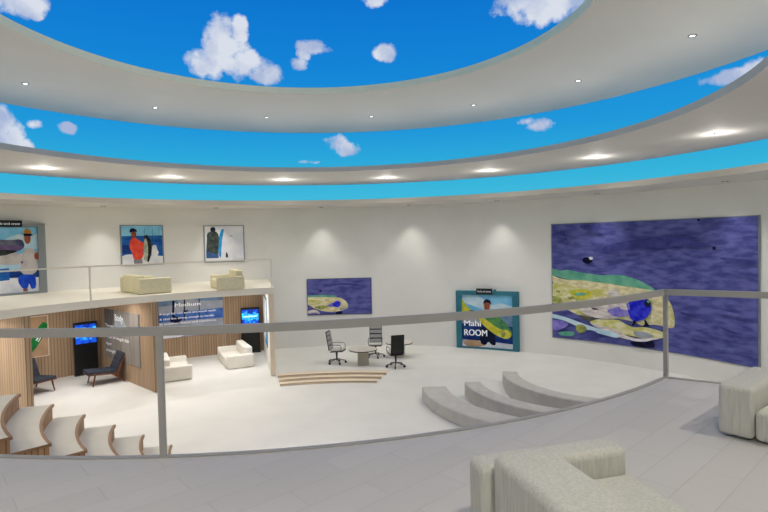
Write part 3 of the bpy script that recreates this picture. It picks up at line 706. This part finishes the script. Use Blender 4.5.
# right sofa: arm front corner; faces 219.5 deg
f = R(219.5); D = .90; L = 2.0; fwd = Vector((cos(f), sin(f))); lat = Vector((-sin(f), cos(f)))   # local +y
cfront = Vector((2.82, 4.47))       # front outer corner of the arm seen at its left
ctr = cfront-fwd*D/2+lat*(L/2)*(1 if lat.x > 0 else -1)
sofa('linen_sofa', (ctr.x, ctr.y, ZB), f, L, D, .45, .27, .47, .26, .34, M['fabric'], 'low grey-green linen sofa cut by the right edge of the photo', 'balcony sofas')

# ---------------------------------------------------------------- lower lounge and mezzanine sofas
def place_sofa(name, loc, deg, fab, label, group, cush=2, L=2.5, D=1.25, h=(.62, .42, .9)):
    return sofa(name, loc, R(deg), L, D, h[0], h[1], h[2], .3, .34, fab, label, group, cush)
place_sofa('lounge_sofa', (-7.35, 25.55, 0), 207, M['white'], 'white sofa in front of the black kiosk in the right lounge', 'white lounge sofas', 2, 2.7, 1.25)
place_sofa('lounge_sofa', (-9.42, 23.35, 0), 27, M['white'], 'white sofa behind the railing post, under the Medium graphic', 'white lounge sofas', 2, 2.4, 1.2)
place_sofa('mezzanine_sofa', (-10.02, 22.08, MZ1), 44, M['cream'], 'long cream sofa on the mezzanine under the red jacket photograph', 'mezzanine sofas', 2, 2.3, 1.3, (.64, .42, .76))
place_sofa('mezzanine_sofa', (-6.98, 23.33, MZ1), 205, M['cream'], 'short cream sofa on the mezzanine under the blue and white photograph', 'mezzanine sofas', 2, 2.3, 1.15, (.55, .4, .8))

# ---------------------------------------------------------------- lounge chairs
def lounge_chair(loc, deg, label):
    e = empty('lounge_chair', loc, R(deg), label=label, cat='chair', group='lounge chairs')
    # wood frame: two sloping side rails with cross bars
    m = MB()
    for s_ in (-1, 1):
        m.tube([(.78, s_*.42, .50), (.2, s_*.42, .46), (-.38, s_*.42, .40)], .028); m.tube([(-.30, s_*.42, .36), (-.45, s_*.42, .72), (-.70, s_*.42, 1.22)], .028)
    for x_, z_ in ((.78, .5), (-.38, .4), (-.70, 1.22)): m.tube([(x_, -.42, z_), (x_, .42, z_)], .022)
    m.build('frame', M['brown'], e, smooth='auto')
    for (x0, x1, s_) in ((.52, .62, 1), (.52, .62, -1), (-.22, -.62, 1), (-.22, -.62, -1)):
        MB().cyl((x0, s_*.40, .47), (x1, s_*.44, 0), .034, .022, 10).build('leg', M['brown'], e, smooth='auto')
    def pads(name, a, b, n_, th):
        m = MB(); A, B = Vector(a), Vector(b); d = (B-A); ln = d.length; d.normalize(); ang = atan2(-d.z, d.x)
        for i in range(n_): c = A+d*ln*(i+.5)/n_; m.box(c, (ln/n_*1.02, .86, th), 0, 0, ang)
        return m.build(name, M['dark'], e, bevel=.035)
    pads('seat_cushion', (-.34, 0, .50), (.80, 0, .58), 4, .12)
    pads('back_cushion', (-.28, 0, .52), (-.62, 0, 1.24), 4, .12)
    return e
lounge_chair((-11.95, 22.35, 0), 222, 'charcoal lounge chair with wooden legs beside the Body graphic')
lounge_chair((-14.25, 21.15, 0), -25, 'charcoal lounge chair half hidden by the tan slatted partition')

# ---------------------------------------------------------------- meeting tables and office chairs
def table(loc, r, h, bw, label, rz=0):
    e = empty('round_table', loc, rz, label=label, cat='table', group='meeting tables')
    MB().cyl((0, 0, h-.05), (0, 0, h), r, r, 40).build('table_top', M['table'], e, smooth='auto')
    MB().cyl((0, 0, h-.045), (0, 0, h-.008), r+.008, r+.008, 40).build('edge_band', M['black'], e, smooth='auto')
    MB().box((0, 0, (h-.07)/2), (bw, bw*.8, h-.07)).build('pedestal', M['tabbase'], e, bevel=.01)
    return e
table((-1.08, 24.55, 0), .66, .74, .5, 'round pale table between the office chairs, in front', .1)
table((.66, 26.0, 0), .66, .74, .5, 'round pale table partly hidden behind the black backed chair', -.1)
def office_chair(loc, deg, label, first=None):
    if first:
        e = copy_tree(first); e.location = loc; e.rotation_euler = (0, 0, R(deg)); e['label'] = label; return e
    e = empty('office_chair', loc, R(deg), label=label, cat='chair', group='office chairs')
    m = MB()
    for i in range(4): m.box((-.16+.155*i, 0, .66+.01*i), (.13, .60, .07))
    m.build('seat', M['padw'], e, bevel=.02)
    MB().box((.07, 0, .60), (.62, .62, .035), 0, 0, -.06).build('seat_shell', M['black'], e, bevel=.01)
    b = MB().box((-.36, 0, 1.09), (.035, .62, .90), 0, 0, -.16).build('backrest', M['black'], e, bevel=.012)
    m = MB()
    for i, (h_, z_) in enumerate(((.17, .78), (.17, 1.0), (.17, 1.22), (.14, 1.42))): m.box((-.285-.162*(z_-.78)*1.0-.0, 0, z_), (.06, .57, h_), 0, 0, -.16)
    m.build('back_pads', M['pad'], b, bevel=.015)
    for s_ in (-1, 1):
        MB().tube([(.28, s_*.33, .64), (.33, s_*.34, .78), (.28, s_*.34, .92), (-.1, s_*.34, .93), (-.33, s_*.34, .90)], .018).build('armrest', M['chrome'], e, smooth='auto')
    MB().cyl((0, 0, .14), (0, 0, .6), .035, .05, 12).build('gas_column', M['black'], e, smooth='auto')
    m = MB()
    for k in range(5): a = 2*pi*k/5+.3; m.tube([(0, 0, .2), (.2*cos(a), .2*sin(a), .17), (.42*cos(a), .42*sin(a), .12)], .026)
    m.build('star_base', M['chrome'], e, smooth='auto')
    for k in range(5):
        a = 2*pi*k/5+.3; c, s_ = cos(a), sin(a)
        MB().cyl((.42*c-.03*s_, .42*s_+.03*c, .055), (.42*c+.03*s_, .42*s_-.03*c, .055), .055, .055, 12).build('caster', M['black'], e, smooth='auto')
    return e
oc = office_chair((-2.35, 24.95, 0), -12, 'office chair left of the front round table, turned towards it')
office_chair((-.52, 26.1, 0), -92, 'office chair facing the viewer behind the front round table', oc)
office_chair((.43, 23.95, 0), 104, 'office chair seen from its black back, right of the front round table', oc)

# ---------------------------------------------------------------- ceiling downlights
def spot(parent, loc_local, energy, size, blend, color, rot=(0, 0, 0), radius=.06):
    l = bpy.data.lights.new('downlight_beam', 'SPOT'); l.energy = energy; l.spot_size = size; l.spot_blend = blend; l.color = color; l.shadow_soft_size = radius
    o = bpy.data.objects.new('downlight_beam', l); COL.objects.link(o); o.parent = parent; o.location = loc_local; o.rotation_euler = rot; return o
def downlight(loc, az, label, group, energy, size, color=(1, .96, .90), blend=.7, glow=0):
    e = empty('ceiling_downlight', loc, R(az), label=label, cat='light', group=group)
    m = MB(); nn_ = 20; vs = []; 
    for i in range(nn_):
        a = 2*pi*i/nn_
        for rr, zz in ((.075, -.001), (.115, -.001), (.11, -.022), (.075, -.016)): vs.append((rr*cos(a), rr*sin(a), zz))
    m.add(vs, [tuple((4*i+k, 4*((i+1) % nn_)+k, 4*((i+1) % nn_)+(k+1) % 4, 4*i+(k+1) % 4)) for i in range(nn_) for k in range(4)])
    m.build('housing', M['lamphs'], e, smooth='auto')
    MB().cyl((0, 0, -.012), (0, 0, -.004), .072, .072, 20).build('lens', M['lens'], e, smooth='auto')
    spot(e, (0, 0, -.04), energy, size, blend, color)
    if glow:
        l = bpy.data.lights.new('downlight_glow', 'POINT'); l.energy = glow; l.color = color; l.shadow_soft_size = .05
        o = bpy.data.objects.new('downlight_glow', l); COL.objects.link(o); o.parent = e; o.location = (0, 0, -.32)
    return e
ordn = ['leftmost', 'second from the left', 'third from the left', 'fourth from the left', 'fifth from the left', 'sixth from the left', 'rightmost']
LA, LB, LC = (dict(e=235, s=R(132), g=.4), dict(e=300, s=R(136), g=24), dict(e=220, s=R(80), g=.5)); LV = dict(e=325, s=R(140), c=(1, .90, .74))
for i, az in enumerate((152.2, 128.8, 105.3, 81.3, 57.5, 34.3, 11.5)):
    downlight(pol(10.8, az, 11.18), az, 'small downlight in the highest ceiling ring, %s' % ordn[i], 'highest ring downlights', LA['e'], LA['s'], glow=LA['g'])
for i, az in enumerate((146.6, 124.7, 101.7, 79.3, 57.1, 35.2, 13.9)):
    downlight(pol(12.1, az, 8.66), az, 'small downlight in the middle ceiling ring, %s' % ordn[i], 'middle ring downlights', LB['e'], LB['s'], glow=LB['g'])
for i, az in enumerate((150.2, 132.3, 113.9, 94.5, 77.6, 61.0, 43.7, 25.1)):
    downlight(pol(15.95, az, 7.64), az, 'small downlight above the wall in the lowest ceiling ring, %s' % (['leftmost', 'second from the left', 'third from the left', 'fourth from the left', 'fifth from the left', 'sixth from the left', 'seventh from the left', 'rightmost'][i]), 'lowest ring downlights', LC['e'], LC['s'], color=(1, .96, .9), blend=1.0)
for i in range(8):      # the rest of the rings, above and behind the viewer
    az = 11.5-23.5*(i+1)
    downlight(pol(10.8, az, 11.18), az, 'small downlight in the highest ceiling ring, behind the viewer', 'highest ring downlights behind the viewer', LV['e'], LV['s'], color=LV['c'])
    az = 13.9-22.2*(i+1)
    downlight(pol(12.1, az, 8.66), az, 'small downlight in the middle ceiling ring, behind the viewer', 'middle ring downlights behind the viewer', LV['e'], LV['s'], color=LV['c'])
# unseen panel lights added under the mezzanine to light the lounges
for i, (r_, az) in enumerate(((12.4, 110), (12.4, 122), (14.0, 116), (12.4, 136.5), (12.4, 146.5), (14.0, 141), (12.6, 160), (14.6, 160), (12.6, 168))):
    e = empty('added_panel_light', pol(r_, az, MZ0), R(az), label='added flat panel light under the mezzanine, out of direct view', cat='light', group='mezzanine underside lights')
    MB().box((0, 0, -.015), (.8, .8, .03)).build('diffuser', M['lens'] if False else mat('panel_diffuser', (250,246,240), .5, emit=1.5), e)
    l = bpy.data.lights.new('panel_beam', 'AREA'); l.shape = 'SQUARE'; l.size = .75; l.energy = 38 if i < 6 else 60; l.color = (1, .98, .98)
    o = bpy.data.objects.new('panel_beam', l); COL.objects.link(o); o.parent = e; o.location = (0, 0, -.04)

# ---------------------------------------------------------------- sun and sky
l = bpy.data.lights.new('sun', 'SUN'); l.energy = .82; l.angle = R(36); l.color = (1, .87, .60)
o = bpy.data.objects.new('sun', l); COL.objects.link(o); o.rotation_euler = Vector((-.46, .42, -1)).to_track_quat('-Z', 'Y').to_euler(); o.location = (0, 0, 20)

w = bpy.data.worlds.new('sky'); S.world = w; w.use_nodes = True; nt = w.node_tree; nt.nodes.clear()
N = nt.nodes.new; K = nt.links.new
def math_(op, a, b=None, c=None, clamp=False):
    n_ = N('ShaderNodeMath'); n_.operation = op; n_.use_clamp = clamp
    for i, x_ in enumerate((a, b, c)):
        if x_ is None: continue
        if isinstance(x_, (int, float)): n_.inputs[i].default_value = x_
        else: K(x_, n_.inputs[i])
    return n_.outputs[0]
tc = N('ShaderNodeTexCoord'); sp = N('ShaderNodeSeparateXYZ'); K(tc.outputs['Generated'], sp.inputs[0])
az = math_('ARCTAN2', sp.outputs['X'], sp.outputs['Y'])          # 0 = +y, grows to the right
el = math_('ARCSINE', sp.outputs['Z'])
ramp = N('ShaderNodeValToRGB'); mr_ = N('ShaderNodeMapRange'); K(el, mr_.inputs['Value'])
mr_.inputs['From Min'].default_value = 0; mr_.inputs['From Max'].default_value = R(60); K(mr_.outputs[0], ramp.inputs[0])
E_ = ramp.color_ramp.elements; E_[0].position = .05; E_[0].color = srgb((74,190,222))+(1,); E_[1].position = 1; E_[1].color = srgb((6,84,180))+(1,)
for p_, c_ in ((.11, (52,178,218)), (.19, (32,152,218)), (.30, (20,132,214)), (.42, (12,114,206)), (.62, (8,100,196))):
    x_ = E_.new(p_); x_.color = srgb(c_)+(1,)
def dirof(u, v):
    f_, p_, r_ = 527.7, -.0296, -.0223
    fw = Vector((0, cos(p_), sin(p_))); up0 = Vector((0, -sin(p_), cos(p_))); rt0 = Vector((1, 0, 0))
    rt = rt0*cos(r_)+up0*sin(r_); up = -rt0*sin(r_)+up0*cos(r_)
    d = (fw*f_+rt*(u-384)-up*(v-256)).normalized(); return atan2(d.x, d.y), math.asin(d.z)
noise = N('ShaderNodeTexNoise'); noise.inputs['Scale'].default_value = 17; noise.inputs['Detail'].default_value = 7; noise.inputs['Roughness'].default_value = .62
K(tc.outputs['Generated'], noise.inputs['Vector'])
nz = math_('MULTIPLY', math_('SUBTRACT', noise.outputs['Fac'], .47), 5.2)
# cloud puffs: apparent size in the photograph -> angles in the sky
CL = [(219,30,15,18,1),(240,30,9,15,.95),(226,48,22,16,1),(216,66,22,15,1),(240,66,26,17,1),(262,74,22,11,1),(232,66,36,19,1),(203,70,9,9,.95),(300,64,10,8,.9),(314,48,16,8,.9),(304,55,8,8,.9),(385,52,11,9,.95),
      (378,0,16,9,.85),(545,6,44,20,1),(515,4,26,17,1),(570,0,26,12,.95),(15,0,30,17,.95),(36,17,8,5,.7),(2,128,14,24,1),(12,140,14,18,1),(24,147,12,9,1),(68,128,10,6,.8),(35,124,9,6,.5),(336,143,14,9,.95),(346,149,12,8,.95),
      (542,124,20,8,.65),(527,121,12,5,.6),(735,75,38,8,.9),(760,67,22,11,.95),(310,162,14,3,.5)]
acc = None
for (u, v, ru, rv, s_) in CL:
    a0, e0 = dirof(u, v); a1, _ = dirof(u+ru, v); _, e1 = dirof(u, v-rv)
    dx = math_('MULTIPLY', math_('SUBTRACT', az, a0), 1/abs(a1-a0)); dy = math_('MULTIPLY', math_('SUBTRACT', el, e0), 1/abs(e1-e0))
    q_ = math_('SUBTRACT', 1.0, math_('ADD', math_('MULTIPLY', dx, dx), math_('MULTIPLY', dy, dy)))
    q_ = math_('MULTIPLY', math_('MAXIMUM', q_, -2.5), 1.0) if s_ > .8 else math_('SUBTRACT', math_('MAXIMUM', q_, -2.5), (1-s_)*1.0)
    acc = q_ if acc is None else math_('MAXIMUM', acc, q_)
# a few loose clouds in the rest of the sky, away from this view
n3 = N('ShaderNodeTexNoise'); n3.inputs['Scale'].default_value = 3; n3.inputs['Detail'].default_value = 3; K(tc.outputs['Generated'], n3.inputs['Vector'])
behind = math_('MULTIPLY', math_('SUBTRACT', n3.outputs['Fac'], .58), 9)
gate = math_('SUBTRACT', math_('MULTIPLY', math_('MAXIMUM', math_('SUBTRACT', el, R(36)), 0), 40), 3)
gate2 = math_('SUBTRACT', math_('MULTIPLY', math_('MAXIMUM', math_('SUBTRACT', math_('ABSOLUTE', az), R(48)), 0), 40), 3)
behind = math_('MINIMUM', behind, math_('MAXIMUM', gate, gate2))
acc = math_('MAXIMUM', acc, behind)
dens = math_('MULTIPLY', math_('ADD', acc, nz), 1.3, clamp=True)
n2_ = N('ShaderNodeTexNoise'); n2_.inputs['Scale'].default_value = 16; n2_.inputs['Detail'].default_value = 4; K(tc.outputs['Generated'], n2_.inputs['Vector'])
cr = N('ShaderNodeValToRGB'); K(n2_.outputs['Fac'], cr.inputs[0]); cr.color_ramp.elements[0].position = .40; cr.color_ramp.elements[0].color = srgb((166,182,216))+(1,)
cr.color_ramp.elements[1].position = .6; cr.color_ramp.elements[1].color = srgb((216,222,234))+(1,)
mx = N('ShaderNodeMix'); mx.data_type = 'RGBA'; K(dens, mx.inputs['Factor']); K(ramp.outputs[0], mx.inputs['A']); K(cr.outputs[0], mx.inputs['B'])
bg = N('ShaderNodeBackground'); K(mx.outputs['Result'], bg.inputs['Color']); bg.inputs['Strength'].default_value = 1.0
out = N('ShaderNodeOutputWorld'); K(bg.outputs[0], out.inputs['Surface'])

# ---------------------------------------------------------------- camera
p_, r_ = -.0296, -.0223
fw = Vector((0, cos(p_), sin(p_))); up0 = Vector((0, -sin(p_), cos(p_))); rt0 = Vector((1, 0, 0))
rt = rt0*cos(r_)+up0*sin(r_); up = -rt0*sin(r_)+up0*cos(r_)
cam = bpy.data.cameras.new('camera'); co = bpy.data.objects.new('camera', cam); COL.objects.link(co)
cam.sensor_width = 36; cam.lens = 36*527.7/768; cam.clip_end = 200
co.matrix_world = Matrix(((rt.x, up.x, -fw.x, 0), (rt.y, up.y, -fw.y, 0), (rt.z, up.z, -fw.z, CAMZ), (0, 0, 0, 1)))
S.camera = co
S.cycles.max_bounces = 10; S.cycles.diffuse_bounces = 8; S.cycles.sample_clamp_indirect = 6
S.view_settings.view_transform = 'Standard'; S.view_settings.look = 'None'; S.view_settings.gamma = 1; S.view_settings.use_curve_mapping = False
S.view_settings.exposure = 0.0
